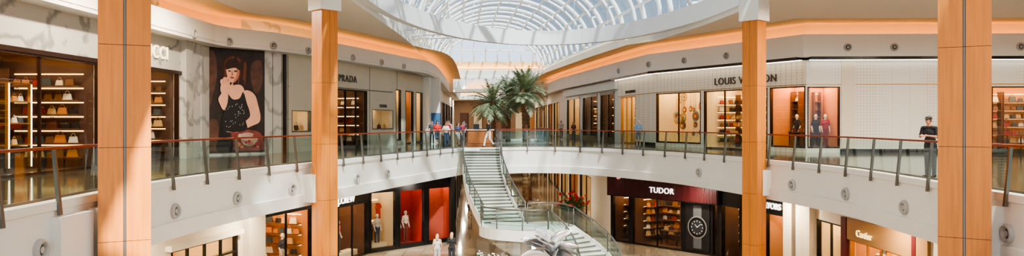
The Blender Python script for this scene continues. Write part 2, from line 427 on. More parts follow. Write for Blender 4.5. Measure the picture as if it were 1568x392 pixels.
# end lunette
mb=MB()
mb.box(-9.3,4.2,91.2,91.8,7.1,8.2,WHITE)
for i in range(12):
    x=-8.6+i*1.1; mb.tube([(x+.4*math.cos(t),91.1,7.2+.55*math.sin(t)) for t in [math.pi*q/8 for q in range(9)]],.05,DARKM,5)
mb.box(-9.3,4.2,91.3,91.7,8.2,9.0,COVEW)
mb.box(-9.0,3.9,91.0,91.2,8.22,8.3,COVE)
for i in range(1,9):
    x=-9.0+13*i/9; 
    c=-2.6;h=6.4; zz=ZS+.3+.72*h*math.sqrt(max(0,1-((x-c)/h)**2)); 
    if zz>9.1: mb.tube([(x,91.3,9.0),(x,91.3,zz)],.08,STEELW,6)
mb.tube([(-8.2,91.3,10.4),(3.0,91.3,10.4)],.08,STEELW,6)
mb.obj('trim_lunette')
# low ceiling beyond + 2nd vault
CL2=[(-7.2,94),(-8.6,122)]; CR2=[(0.2,94),(-2.2,122)]
holed('ceiling_far',[(-20,91.8),(34,91.8),(34,130),(-20,130)],[CL2+CR2[::-1]],5.3,CREAM)
mb=MB(); mb.sweep([CL2[0],CL2[1],CR2[1],CR2[0]],[(0,5.3),(0,5.8)],WHITE,closed=True); mb.box(-20,-7.2,91.5,91.8,5.3,7.1,CREAM); mb.box(0.2,34,91.5,91.8,5.3,7.1,CREAM)
mb.obj('trim_far_curb')
vault('skylight_vault_far',94,122,lambda y:interp(CL2,y),lambda y:interp(CR2,y),5.8,.8,3.5,na=10,rt=.09)
# suspended ring
mb=MB(); cx,cy,a,b=2.1,33,8.7,20
ell=[(cx+a*math.cos(t),cy+b*math.sin(t)) for t in [2*math.pi*i/96 for i in range(96)]]
mb.sweep(ell,[(.22,7.1),(.22,8.1),(-.22,8.1),(-.22,7.1),(.22,7.1)],STEELW,closed=True)
for t in range(0,96,4):
    p=ell[t]; y=p[1]
    if y<12: continue
    tgt=interp(CL,y) if p[0]<cx else interp(CR,y)
    mb.tube([(p[0],y,7.7),(tgt,y+ (1.0 if y>45 else .3),7.6)],.07,STEELW,6)
    mb.tube([(p[0],y,8.0),(p[0],y,ZS+.3+.6*8*math.sqrt(max(0,1-((p[0]-cx)/9.2)**2)))],.02,STEELW,4)
mb.obj('suspended_ring')

# ---------------------------------------------------------------- UPPER LEVEL FACADES (left)
LA=Wl((-15,0),(-15,36.7)); LB=Wl((-15,36.7),(-12.9,38.9)); LC=Wl((-12.9,38.9),(-12.2,40.5)); LD=Wl((-12.2,40.5),(-8.5,53)); LE=Wl((-8.5,53),(-7.1,61)); LF=Wl((-7.1,61),(-9.9,128))
mb=MB()
facade(LA,mb,0,LA.L,0,CEIL,[(8,14,0,3.8),(20.5,27.2,0,3.8),(28.3,LA.at(274),0,3.9)],MARBG)
LA.box(mb,LA.at(277),LA.at(288),0,.25,0,5.35,MARBG); LA.box(mb,LA.at(291),LA.at(303),0,.12,0,5.35,MARB); LA.box(mb,LA.at(305),LA.L,0,.12,0,5.35,MARB)
for s_ in (20.5,27.3,28.1): LA.box(mb,s_,s_+.12,0,.1,0,3.95,BRONZE)
LA.box(mb,20.5,34.0,0,.06,3.8,3.95,BRONZE)
facade(LB,mb,0,LB.L,0,CEIL,[],MARB); facade(LC,mb,0,LC.L,0,CEIL,[],MARB)
LC.box(mb,LC.L-.35,LC.L-.15,0,.1,0,5.3,DARKM)
for q in (.35,.75): LC.box(mb,LC.L*q,LC.L*q+.02,0,.01,0,5.3,DARKM)
mb.obj('wall_left')
mb=MB(); pr=MB()
shop(LA,mb,pr,8,14,0,3.8,4,DKI,kind='bags',frame=BRONZE)
shop(LA,mb,pr,20.5,27.2,0,3.8,3.6,DKI,kind='bags',frame=BRONZE,mull=3.4,lamps=4,rows=6)
shop(LA,mb,pr,28.3,LA.at(274),0,3.9,3.6,DKI,kind='bags',frame=BRONZE,mull=5,lamps=3,rows=6)
for s_ in (23.6,24.7):
    LA.box(mb,s_-.04,s_+.04,-1.0,-.9,.2,2.9,GOLD); LA.box(mb,s_-.015,s_+.015,-.9,-.88,.2,2.9,LAMPW)
for z in (.9,1.6,2.3,2.9):
    LA.box(mb,23.6,24.7,-1.3,-.9,z,z+.04,GOLD)
    if z<2.8:
        for q in (23.85,24.15,24.45): bag(pr,LA,q,-1.1,z+.04,.24,random.choice(PROD))
mb.obj('shopfront'); pr.obj('handbag_display')
sign(LA,31.15,.05,4.6,'GUCCI',.78,mat('sign_gold',(250,232,190),.3,emit=1.2),1.15)
# greige boutique
mb=MB(); pr=MB()
a1,b1=LD.at(447),LD.at(476); a2,b2=LD.at(514),LD.at(562); a3,b3=LD.at(570),LD.at(602)
facade(LD,mb,0,LD.L,0,CEIL,[(a1,b1,1.1,2.3),(a2,b2,0,3.7),(a3,b3,1.15,2.5)],PRADAW)
for q in (441,478,498,566,608): s_=LD.at(q); LD.box(mb,s_-.015,s_+.015,0,.012,0,5.3,DARKM)
for z in (1.8,3.6): LD.box(mb,0,a1-.1,0,.01,z,z+.015,STEEL)
LD.box(mb,a2-.9,LD.L,0,.06,3.75,3.78,STEEL)
for a_,b_ in ((a1,b1),(a3,b3)):
    shop(LD,mb,pr,a_,b_,1.1 if a_==a1 else 1.15,2.3 if a_==a1 else 2.5,.9,CRI,kind='',frame=STEEL,lamps=1,fw=.04,mull=9,lamp=LAMPD)
    for i in range(4): bag(pr,LD,a_+(b_-a_)*(i+.5)/4,-.5,1.18,.42,PROD[(i*3+1)%8])
shop(LD,mb,pr,a2,b2,0,3.7,4,DKI,fl=CRI,kind='bags',frame=BLACK,mull=1.6,lamps=2,fw=.1)
mb.obj('shopfront'); pr.obj('handbag_display')
SG=mat('sign_steel',(110,108,102),.3,metal=.3)
sign(LD,LD.at(532),.04,4.35,'PRADA',.62,SG,1.25); sign(LD,(a3+b3)/2,.03,2.75,'PRADA',.3,SG,1.2)
mb=MB(); pr=MB()
facade(LE,mb,0,LE.L,0,CEIL,[(LE.at(606),LE.at(614),.3,4),(LE.at(621),LE.at(633),0,4),(LE.at(637),LE.at(647),0,4)],PRADAW)
shop(LE,mb,pr,LE.at(606),LE.at(614),.3,4,1.2,CRI,kind='bags',lamps=1)
shop(LE,mb,pr,LE.at(621),LE.at(633),0,4,3,WARMI,kind='bags',lamps=2,mull=9); shop(LE,mb,pr,LE.at(637),LE.at(647),0,4,3,CRI,kind='clothes',lamps=2,mull=9)
BLUE=mat('blue_panel',(70,110,150),.5)
LE.box(mb,LE.L-.5,LE.L,0,.5,0,5.3,WHITE); LE.box(mb,LE.L-.45,LE.L-.05,.5,.52,0,3.2,WHITE)
mb.box(-6.95,-6.0,62,63,0,5.35,WHITE); mb.box(-6.97,-5.98,61.98,63.02,.9,2.4,BLUE)
ops=[(3+i*8,9.5+i*8,0,4.0) for i in range(7)]
facade(LF,mb,0,LF.L,0,CEIL,ops,CREAM)
for i,(x,y_,z0,z1) in enumerate(ops): shop(LF,mb,pr,x,y_,z0,z1,3,[WARMI,DKI,CRI][i%3],kind='bags' if i%2 else 'clothes',lamps=3,mull=4)
mb.obj('wall_left_corridor'); pr.obj('merchandise_display')

# ---------------------------------------------------------------- UPPER LEVEL FACADES (right)
RE=Wl((3.9,128),(5.7,80)); RD=Wl((5.7,80),(8.5,60)); RC=Wl((8.5,60),(9.9,51.5)); RB=Wl((9.9,51.5),(15.8,40.1)); RA=Wl((15.8,40.1),(30,39.6))
mb=MB(); pr=MB()
ops=[(3+i*8,9.5+i*8,0,4.0) for i in range(5)]
facade(RE,mb,0,RE.L,0,CEIL,ops,CREAM)
for i,(x,y_,z0,z1) in enumerate(ops): shop(RE,mb,pr,x,y_,z0,z1,3,[CRI,WARMI][i%2],kind='clothes' if i%2 else 'bags',lamps=3,mull=4)
o1=[(RD.at(868),RD.at(888),0,4.2),(RD.at(892),RD.at(915),0,4.2),(RD.at(919),RD.at(941),0,4.2)]
facade(RD,mb,0,RD.L,0,CEIL,o1,WHITE)
for i,(x,y_,z0,z1) in enumerate(o1): shop(RD,mb,pr,x,y_,z0,z1,3.2,[CRI,DKI,DKI][i],kind=['clothes','bags','bags'][i],lamps=3,frame=BLACK,fw=.25,mull=3.5)
RD.box(mb,0,RD.L,0,.25,4.3,5.0,WHITE)
mb.obj('wall_right_corridor'); pr.obj('merchandise_display')
mb=MB(); pr=MB()
c1,c2=RC.at(951),RC.at(973)
facade(RC,mb,0,RC.L,0,CEIL,[(c1,c2,0,3.6)],LVWW)
shop(RC,mb,pr,c1,c2,0,3.6,3,CRI,kind='bags',lamps=2,frame=GOLD)
w1=(RB.at(1005),RB.at(1073),.25,3.6); w2=(RB.at(1078),RB.at(1175),.0,3.6); w3=(RB.at(1179),RB.L-.06,.25,3.6)
facade(RB,mb,0,RB.L,0,CEIL,[w1,w2,w3],LVWW)
shop(RB,mb,pr,*w1,2.2,CRI,kind='',lamps=4,frame=BRONZE,mull=3)
shop(RB,mb,pr,*w2,3.0,CRI,kind='bags',lamps=5,frame=BRONZE,mull=2.6,rows=6)
shop(RB,mb,pr,*w3,2.0,WARMI,kind='bags',lamps=3,frame=BRONZE,mull=4,side=False,open_b=11.2,rows=6)
MD=[mat('medallion_%d'%i,c,.4,metal=.3) for i,c in enumerate([(214,170,90),(240,226,190),(120,160,150),(190,90,70)])]
for i in range(26):
    s_=w1[0]+.3+random.random()*(w1[1]-w1[0]-.6); z=.7+random.random()*2.7; r=random.uniform(.14,.36)
    for k,rr in enumerate((r,r*.66,r*.33)):
        V=[RB.pt(s_+rr*math.cos(t),-1.2+.03*k-.02*i,z+rr*math.sin(t)) for t in [2*math.pi*q/16 for q in range(16)]]
        pr.add(V,[tuple(range(16))],MD[(i+k)%4])
    pr.tube([RB.pt(s_,-1.2-.02*i,z+r),RB.pt(s_,-1.2-.02*i,3.85)],.01,STEEL,4)
w4=(.06,RA.at(1286),.25,3.55); w5=(RA.at(1518),RA.L-.5,0.1,3.55)
facade(RA,mb,0,RA.L,0,CEIL,[w4,w5],LVW)
shop(RA,mb,pr,*w4,2.4,WARMI,kind='bags',lamps=3,frame=BRONZE,mull=3,side=False,open_a=1.05,rows=6)
shop(RA,mb,pr,*w5,2.6,WARMI,kind='bags',lamps=6,frame=BRONZE,mull=2.6,rows=6)
for q in range(1312,1512,27): s_=RA.at(q); RA.box(mb,s_-.01,s_+.01,0,.012,.25,5.05,CREAM)
RA.box(mb,RA.at(1288),RA.at(1309),0,.05,.25,5.05,CREAM)
for W_,x,y_ in ((RA,w4[1],RA.L),(RC,c2,RC.L)): W_.box(mb,x,y_,0,.04,0,.22,BLACK)
for W_ in (RA,RB,RC):
    W_.box(mb,0,W_.L,0,.58,4.98,5.1,BLACK); W_.box(mb,.1,W_.L-.1,.2,.3,4.95,4.98,LAMPW)
    W_.box(mb,0,W_.L,0,.03,3.66,3.70,GOLD)
RA.box(mb,0,RA.L,.62,.67,4.96,5.12,BLACK); RB.box(mb,0,RB.L,.62,.67,4.96,5.12,BLACK)
mb.obj('wall_right'); pr.obj('handbag_display')
sign(RB,RB.at(1140),.05,4.12,'LOUIS VUITTON',.62,mat('sign_bronze',(86,74,62),.4),1.12)
sign(RC,RC.at(966),.05,3.95,'LOUIS VUITTON',.3,MC['sign_bronze'],1.05)

# bands + coves
FLn=[(-15,0),(-15,20),(-15,33),(-14.6,36.9),(-12.9,39.2),(-12,41.5),(-10.4,46.5),(-8.5,53),(-7.1,61),(-8.5,92)]
FRn=[(4.9,91.5),(5.7,80),(8.5,60),(9.9,51.5),(15.8,40.1),(30,39.6)]
mb=MB()
lp=[tuple(p) for p in catmull(FLn,1.5)]
band=[(-.05,5.35),(.8,5.35),(.8,6.3),(.62,6.3),(.62,6.12),(-.05,6.12)]
mb.sweep(lp,band,WHITE)
mb.sweep(lp,[(.5,6.13),(.5,6.2),(.35,6.2),(.35,6.13)],COVE)
mb.sweep(lp,[(.02,6.13),(.02,CEIL-.01)],COVEW); mb.sweep(lp,[(0,CEIL-.012),(2.2,CEIL-.012)],COVEW)  # cove wall and ceiling strip tinted with the cove glow
mb.sweep(lp,[(.8,5.5),(.83,5.5),(.83,5.53),(.8,5.53)],CREAM)
mb.obj('trim_left_bulkhead')
mb=MB()
bandr=[(-.05,5.1),(.65,5.1),(.65,6.3),(.5,6.3),(.5,6.12),(-.05,6.12)]
mb.sweep(FRn,bandr,WHITE)
mb.sweep(FRn,[(.42,6.13),(.42,6.2),(.28,6.2),(.28,6.13)],COVE)
mb.sweep(FRn,[(.02,6.13),(.02,CEIL-.01)],COVEW); mb.sweep(FRn,[(0,CEIL-.012),(2.2,CEIL-.012)],COVEW)
mb.obj('trim_right_bulkhead')

# air nozzles
NZG=mat('nozzle_grey',(176,174,168),.4); NZD=mat('nozzle_dark',(70,68,66),.5)
def nozzle(mb,p,n,r=.17):
    p=Vector(p); n=Vector((n[0],n[1],0)).normalized(); t=Vector((0,0,1)).cross(n)
    def ring(rad,o): return [p+n*o+(t*math.cos(a)+Vector((0,0,1))*math.sin(a))*rad for a in [2*math.pi*q/20 for q in range(20)]]
    rs=[ring(r*1.25,0),ring(r*1.25,.06),ring(r,.12),ring(r*.82,.10),ring(r*.7,.02)]
    V=[v for q in rs for v in q]; F=[]
    for i in range(4):
        for k in range(20): F.append((i*20+k,i*20+(k+1)%20,(i+1)*20+(k+1)%20,(i+1)*20+k))
    mb.add(V,F,NZG,True); mb.add(ring(r*.8,.025),[tuple(range(20))],NZD); mb.add(ring(r*.38,.07),[tuple(range(20))],NZG)
def hit(poly,b,off,z):
    u=(b-784)*K
    for i in range(len(poly)-1):
        p=Vector(poly[i][:2]); q=Vector(poly[i+1][:2]); f0=p.x-u*p.y; f1=q.x-u*q.y
        if f0*f1<=0 and p.y>5:
            t=f0/(f0-f1) if f0!=f1 else 0; d=(q-p).normalized(); n=Vector((d.y,-d.x)); r=p.lerp(q,t)+n*off
            return (r.x,r.y,z),(n.x,n.y)
    return None
mb=MB()
for b in (60,267,362,446,545,592):
    h=hit(E_L,b,.0,-.9)
    if h: nozzle(mb,*h,r=.18)
for b in (1071,1214,1296,1386,1545):
    h=hit(E_R,b,.0,-.9)
    if h: nozzle(mb,*h,r=.18)
for b in (180,277,344,412,461,530,575,610):
    h=hit(lp,b-8,.8,5.6)
    if h: nozzle(mb,*h,r=.17)
for b in (960,1005,1060,1125,1180,1290,1360,1438,1550):
    h=hit(FRn,b,.65,5.6)
    if h: nozzle(mb,*h,r=.17)
mb.obj('air_nozzles')

# ---------------------------------------------------------------- poster
def poster():
    mb=MB(); w=LB.L-.1; zb,zt=.18,5.3; H=zt-zb
    LB.box(mb,.02,LB.L-.02,.0,.06,zb-.06,zt+.06,DARKM)
    lay=[0.065]
    def P(x,y): return (.05+w*(x-317)/88.0, zb+H*(236-y)/168.0)
    def shape(pts,m,smooth=True):
        lay[0]+=.0025
        pp=[Vector((p[0],p[1])) for p in pts]
        if smooth:
            n=len(pp); out=[]
            for i in range(n):
                p0,p1,p2,p3=pp[i-1],pp[i],pp[(i+1)%n],pp[(i+2)%n]
                for j in range(4):
                    t=j/4; out.append(0.5*((2*p1)+(-p0+p2)*t+(2*p0-5*p1+4*p2-p3)*t*t+(-p0+3*p1-3*p2+p3)*t**3))
            pp=out
        V=[]
        for p in pp:
            s_,z=P(min(max(p.x,317),405),min(max(p.y,68),236)); V.append(LB.pt(s_,lay[0],z))
        bm=bmesh.new(); vs=[bm.verts.new(v) for v in V]; es=[bm.edges.new((vs[i],vs[(i+1)%len(vs)])) for i in range(len(vs))]
        bmesh.ops.triangle_fill(bm,use_beauty=True,edges=es)
        bm.verts.index_update(); mb.add([v.co.copy() for v in bm.verts],[tuple(v.index for v in f.verts) for f in bm.faces],m); bm.free()
    pm=lambda n,c,no=.0: mat('print_'+n,c,.35,noise=no,nscale=2.5,emit=.1)
    bg=pm('bg',(40,30,28),.5); bg2=pm('bg_warm',(84,54,44),.5); skin=pm('skin',(226,166,134),.06); skd=pm('skin_shade',(180,112,84)); hair=pm('hair',(46,24,18),.4); hairl=pm('hair_light',(96,52,34),.3)
    blk=pm('dress',(20,17,22)); lip=pm('lips',(160,46,48)); stud=pm('stud',(210,205,200)); pink=pm('flowers',(122,56,52),.5); grn=pm('cloth',(180,150,136),.3); eye=pm('eye',(34,20,18))
    shape([(317,68),(405,68),(405,236),(317,236)],bg,False)
    shape([(317,80),(326,76),(330,110),(322,150),(317,160)],bg2)
    shape([(384,90),(400,84),(402,120),(392,140),(384,120)],bg2)
    shape([(317,190),(330,186),(336,236),(317,236)],bg2)
    shape([(341,84),(349,76),(360,75),(370,80),(378,92),(381,108),(378,122),(384,134),(374,140),(362,134),(350,130),(338,130),(334,118),(336,108),(331,98),(336,90)],hair)
    shape([(344,86),(352,79),(361,80),(370,88),(375,102),(372,116),(366,112),(363,96),(354,90),(346,92)],hairl)
    for q in range(9): shape([(336+q*5,86+abs(q-4)*2),(338+q*5,78+abs(q-4)*3),(341+q*5,88+abs(q-4)*2),(338+q*5,126),(336+q*5,110)],hairl if q%2 else hair)
    shape([(338,196),(376,198),(392,212),(404,236),(334,236),(332,214)],blk)
    shape([(352,202),(378,200),(398,206),(404,222),(404,236),(360,236),(354,220)],pink)
    shape([(366,208),(384,206),(394,216),(384,228),(370,224)],grn)
    shape([(372,136),(382,136),(390,144),(394,158),(398,176),(396,188),(384,194),(362,204),(352,202),(350,196),(364,192),(380,180),(380,168),(376,156)],skin)
    shape([(350,196),(342,192),(337,196),(340,200),(346,204),(354,203)],skin)
    shape([(352,128),(366,126),(372,136),(368,150),(356,154),(346,148),(346,138)],skin)
    shape([(345,136),(347,142),(354,150),(364,148),(369,138),(371,140),(374,156),(378,170),(374,184),(376,200),(356,204),(338,200),(336,186),(339,172),(334,158),(338,146)],blk)
    shape([(345,92),(352,87),(360,90),(364,98),(363,110),(359,119),(353,123),(347,118),(344,108),(343,99)],skin)
    shape([(360,94),(364,100),(363,111),(358,120),(354,122),(359,110)],skd)
    shape([(342,92),(352,83),(363,87),(368,97),(364,101.5),(358,98),(351,99),(343,101)],hair)
    shape([(346,103.5),(348,102.5),(350.5,103.2),(350,104.6),(347,104.8)],eye); shape([(355,103),(358,102),(360.5,103),(359.5,104.4),(356,104.6)],eye)
    shape([(352,104),(353.2,104),(354,110),(352.4,111.2),(350.8,110.2)],skd)
    shape([(349,113.6),(351,112.8),(352.5,113.4),(354,112.8),(356,113.8),(353,116),(350.6,115.6)],lip)
    shape([(334,160),(339,168),(344,160),(346,146),(345,136),(340,133),(336,140),(331,150)],skin)
    shape([(336,140),(334,132),(336,125),(341,122),(347,124),(349,130),(346,138)],skin)
    for f in ([(344,126),(346,119),(349.5,115.5),(351,117),(349,121),(348,128)],[(341,125),(342,116),(346,112.5),(347.5,114),(345,119),(345,127)],[(338,126),(337.5,117),(340.5,113.5),(342,115),(341,120),(342,127)],[(335.5,128),(333.5,121),(335.5,117.5),(337.5,119),(338,127)],[(347,130),(351,125),(353,124),(353.5,126),(350,131),(347,134)]):
        shape(f,skin)
    for a_,b_ in (((344.6,125),(346.2,119)),((341.4,124),(342.6,117)),((338.4,125),(338.6,118))):
        shape([(a_[0],a_[1]),(b_[0],b_[1]),(b_[0]+.4,b_[1]),(a_[0]+.5,a_[1])],skd,False)
    for i in range(34):
        x=random.uniform(340,371); y=random.uniform(152,198); shape([(x-.6,y),(x,y-.9),(x+.6,y),(x,y+.9)],stud,False)
    for i in range(12):
        x=random.uniform(356,400); y=random.uniform(206,232); r=random.uniform(2,4)
        shape([(x-r,y),(x,y-r),(x+r,y),(x,y+r)],random.choice([pink,skd,grn,lip]))
    return mb.obj('fashion_poster')
poster()

# ---------------------------------------------------------------- LOWER LEVEL
L1=Wl((-14.5,15),(-10.9,32.2)); L2=Wl((-10.9,32.2),(-7.9,41.3)); L3=Wl((-7.9,41.3),(-3.6,45.6)); L4=Wl((-3.6,45.6),(-8,128))
R4=Wl((3.4,128),(6.05,45.8)); R1=Wl((6.05,45.8),(11.2,40.2)); R2=Wl((11.2,40.2),(13.4,33.5)); R3=Wl((13.4,33.5),(14.6,15))
TZ=-2.1
mb=MB(); pr=MB()
BEI=mat('limestone',(202,190,168),.5,noise=.05,nscale=2)
a,b=L1.at(262),L1.at(364)
facade(L1,mb,0,L1.L,LOW,FB,[(2,9,LOW,TZ-.5),(a,b,LOW,-2.9)],BEI)
shop(L1,mb,pr,2,9,LOW,TZ-.5,3,WARMI,kind='clothes',lamps=3,frame=BLACK)
shop(L1,mb,pr,a,b,LOW,-2.9,3,CRI,kind='clothes',lamps=3,frame=BLACK,mull=1.1,fw=.09,trans=-3.6)
L1.box(mb,L1.at(372),L1.L,0,.3,LOW,FB,BEI); L1.box(mb,a-.3,L1.at(366),0,.25,-2.9,-2.7,BEI)
ops=[(.1,L2.at(478),LOW,TZ-.35),(L2.at(482),L2.at(515),LOW,TZ-.6),(L2.at(518),L2.L-.1,LOW,TZ-.6)]
facade(L2,mb,0,L2.L,LOW,FB,ops,BLACK)
shop(L2,mb,pr,*ops[0],3.0,WARMI,kind='bags',lamps=5,frame=BLACK,mull=2.2)
shop(L2,mb,pr,*ops[1],3.0,WARMI,kind='clothes',lamps=3,frame=BLACK); shop(L2,mb,pr,*ops[2],3.0,DKI,kind='clothes',lamps=4,frame=BLACK,mull=2)
ops=[(.05,L3.at(607),LOW+.1,TZ-.1),(L3.at(611),L3.at(651),LOW+.1,TZ-.1),(L3.at(655),L3.at(693),LOW+.1,TZ-.1)]
facade(L3,mb,0,L3.L,LOW,FB,ops,BLACK)
shop(L3,mb,pr,*ops[0],1.6,CRI,kind='clothes',lamps=2,frame=BLACK,mull=5,fw=.1,lamp=LAMPD); shop(L3,mb,pr,*ops[1],1.4,REDW,kind='',lamps=2,frame=BLACK,mull=5,fw=.1,lamp=LAMPD); shop(L3,mb,pr,*ops[2],.9,ORW,kind='',lamps=2,frame=BLACK,mull=5,fw=.1,lamp=LAMPD)
ops=[(3+i*8,9.5+i*8,LOW,TZ-.3) for i in range(9)]
facade(L4,mb,0,L4.L,LOW,FB,ops,CREAM)
for i,o_ in enumerate(ops): shop(L4,mb,pr,*o_,3,[WARMI,CRI][i%2],kind='clothes' if i%2 else 'bags',lamps=2,mull=4)
L3.box(mb,L3.L-.25,L3.L+.1,-.1,.12,LOW,FB,DARKM)
mb.obj('wall_left_lower'); pr.obj('garment_display')
sign(L2,L2.at(529),.06,-2.42,'J.CREW',.46,SIGNW,1.1)
mb=MB(); pr=MB()
ops=[(3+i*8,9.5+i*8,LOW,TZ-.3) for i in range(9)]
facade(R4,mb,0,R4.L,LOW,FB,ops,CREAM)
for i,o_ in enumerate(ops): shop(R4,mb,pr,*o_,3,[CRI,WARMI][i%2],kind='bags',lamps=2,mull=4)
HD=-2.75
ops=[(.15,R1.at(964),LOW,HD),(R1.at(968),R1.at(1044),LOW,HD),(R1.at(1090),R1.L-.1,LOW,HD)]
facade(R1,mb,0,R1.L,LOW,FB,ops,BLACK)
shop(R1,mb,pr,*ops[0],3,DKI,kind='bags',lamps=2,frame=BLACK,mull=2.5); shop(R1,mb,pr,*ops[1],3,DKI,kind='bags',lamps=3,frame=BLACK,mull=2.5); shop(R1,mb,pr,*ops[2],2,DKI,kind='bags',lamps=1,frame=BLACK)
s_=0
while s_<R1.L-.05: R1.box(mb,s_,s_+.06,0,.34,HD,FB-.02,BURG); s_+=.1
R1.box(mb,0,R1.L,0,.3,HD,FB-.02,BURG); R1.box(mb,0,R1.L,0,.35,HD-.05,HD,BLACK)
s0,s1=R1.at(1051),R1.at(1087); R1.box(mb,s0,s1,0,.06,LOW+.2,HD-.1,mat('ad_black',(24,24,26),.3))
sc=(s0+s1)/2
def disc(mb,W,s_,n,z,r,m,k=28): mb.add([W.pt(s_+r*math.cos(t),n,z+r*math.sin(t)) for t in [2*math.pi*q/k for q in range(k)]],[tuple(range(k))],m)
WM=mat('ad_white',(220,220,216),.5)
R1.box(mb,sc-.26,sc+.26,.06,.075,LOW+.3,HD-.2,mat('ad_strap',(92,94,98),.4,metal=.3))
disc(mb,R1,sc,.085,-4.15,.62,mat('ad_bezel',(130,130,132),.3,metal=.4)); disc(mb,R1,sc,.09,-4.15,.55,BLACK); disc(mb,R1,sc,.095,-4.15,.42,mat('ad_dial',(34,36,42),.3))
for q in range(12):
    t=2*math.pi*q/12; x,z=sc+.35*math.cos(t),-4.15+.35*math.sin(t); disc(mb,R1,x,.1,z,.035,WM,8)
for t,l in ((2.3,.22),(.7,.32)):
    V=[R1.pt(sc+x*math.cos(t)-y_*math.sin(t),.102,-4.15+x*math.sin(t)+y_*math.cos(t)) for x,y_ in ((0,-.025),(l,-.012),(l,.012),(0,.025))]; mb.add(V,[(0,1,2,3)],WM)
ops=[(.1,R2.at(1133),LOW,HD),(R2.at(1172),R2.at(1203),LOW,HD),(R2.at(1222),R2.L-.3,LOW,-2.4)]
facade(R2,mb,0,R2.L,LOW,FB,ops,BLACK)
for o_ in ops: shop(R2,mb,pr,*o_,3,[DKI,WARMI,CRI][ops.index(o_)],kind='bags',lamps=2,frame=BLACK,mull=1.9)
R2.box(mb,R2.at(1207),R2.at(1220),0,.3,LOW,FB,BEI); R2.box(mb,R2.at(1225),R2.at(1240),0,.25,LOW,FB,BEI)
REDP=mat('red_panel',(84,20,24),.4); TAN=mat('tan_panel',(150,110,66),.4)
ops=[(.6,R3.at(1290),LOW,-2.6),(R3.at(1301),R3.at(1352),LOW,-3.05),(R3.at(1357),R3.at(1400),LOW,-3.05),(R3.at(1408),R3.at(1500),LOW,-3.05)]
facade(R3,mb,0,R3.L,LOW,FB,ops,BEI)
for i,o_ in enumerate(ops): shop(R3,mb,pr,*o_,2.8,[CRI,WARMI,CRI,WARMI][i],kind='bags',lamps=3,frame=GOLD if i else BLACK,mull=1.8)
R3.box(mb,R3.at(1301),R3.at(1425),0,.12,-3.05,-2.2,TAN); R3.box(mb,R3.at(1292),R3.at(1300),0,.14,LOW,-2.2,REDP); R3.box(mb,R3.at(1401),R3.at(1407),0,.14,LOW,-2.2,REDP); R3.box(mb,0,.5,0,.3,LOW,FB,BEI)
mb.obj('wall_right_lower'); pr.obj('jewellery_display')
sign(R1,R1.at(1019),.4,-2.27,'TUDOR',.46,SIGNW,1.1); sign(R2,R2.at(1181),.1,-2.4,'MAYORS',.42,SIGNW,1.0)
sign(R3,R3.at(1330),.2,-2.7,'Cartier',.38,mat('sign_gold2',(250,225,160),.3,emit=.8),1.0)
# end walls
mb=MB(); mb.box(-20,34,129.5,130,LOW,9,mat('end_wall',(150,120,92),.6)); 
mb.box(-13,-8.2,129.3,129.5,7,8.6,LAMPW)
mb.box(-20,-19.8,-5,130,LOW,9,CREAM); mb.box(33.8,34,-5,130,LOW,9,CREAM)
mb.obj('wall_far')
mb=MB()
for x in range(6):
    mb.box(-9+x*2.4,-7.6+x*2.4,129.1,129.3,0,3.2,[DKI,CRI,WARMI][x%3])
mb.obj('door_far')

# ---------------------------------------------------------------- staircase
TREAD=mat('stair_tread',(206,206,194),.3); RISER=mat('stair_riser',(92,94,84),.5)
def flight(mb,path,width,n):
    P=[Vector(p) for p in catmull(path,.3)]; P=resample(P,.05)
    def at(t):
        i=t*(len(P)-1); j=min(int(i),len(P)-2); return P[j].lerp(P[j+1],i-j)
    def nrm(t):
        a=at(max(0,t-.02));b=at(min(1,t+.02)); d=b-a; d.z=0; d.normalize(); return Vector((d.y,-d.x,0))
    z0=P[0].z; z1=P[-1].z; dz=(z1-z0)/n; L=[];R=[]
    for i in range(n):
        ta,tb=i/n,(i+1)/n; a=at(ta);b=at(tb);na=nrm(ta);nb=nrm(tb); z=z0+dz*(i+1)
        h=width/2
        c=[a+na*h,a-na*h,b-nb*h,b+nb*h]
        d=(b-a); d.z=0; d.normalize(); ov=d*.04
        q=[c[0],c[1],c[2]+ov,c[3]+ov]
        mb.hexa([(v.x,v.y,z-.06) for v in q]+[(v.x,v.y,z) for v in q],TREAD)
        mb.hexa([(v.x,v.y,z) for v in (c[0],c[1],c[1]+d*.03,c[0]+d*.03)]+[(v.x,v.y,z-dz-.06) for v in (c[0],c[1],c[1]+d*.03,c[0]+d*.03)],RISER)
    for sd in (1,-1):
        pr_=[]
        for i in range(n+1):
            t=i/n; p=at(t)+nrm(t)*sd*(width/2+.04); p=Vector((p.x,p.y,z0+dz*i)); pr_.append(p)
        (L if sd==1 else R).extend(pr_)
        for i in range(n):
            a,b=pr_[i],pr_[i+1]; na=nrm(i/n)*sd*.04;nb=nrm((i+1)/n)*sd*.04
            mb.hexa([a-na+Vector((0,0,-.42)),b-nb+Vector((0,0,-.42)),b+nb+Vector((0,0,-.42)),a+na+Vector((0,0,-.42)),
                     a-na+Vector((0,0,.12)),b-nb+Vector((0,0,.12)),b+nb+Vector((0,0,.12)),a+na+Vector((0,0,.12))],WHITE)
    for i in range(n):
        mb.quad(L[i]-Vector((0,0,.4)),L[i+1]-Vector((0,0,.4)),R[i+1]-Vector((0,0,.4)),R[i]-Vector((0,0,.4)),WHITE)
    return L,R
ZL=-3.6
mb=MB()
La,Ra=flight(mb,[(-1.9,47.5,0),(-1.75,44.5,-1.2),(-1.25,41.5,-2.4),(-.4,38.6,ZL)],2.2,24)
Lb,Rb=flight(mb,[(2.4,36.6,ZL),(3.3,35.6,-4.2),(3.85,34.3,-4.9),(4.0,32.8,LOW)],1.8,13)
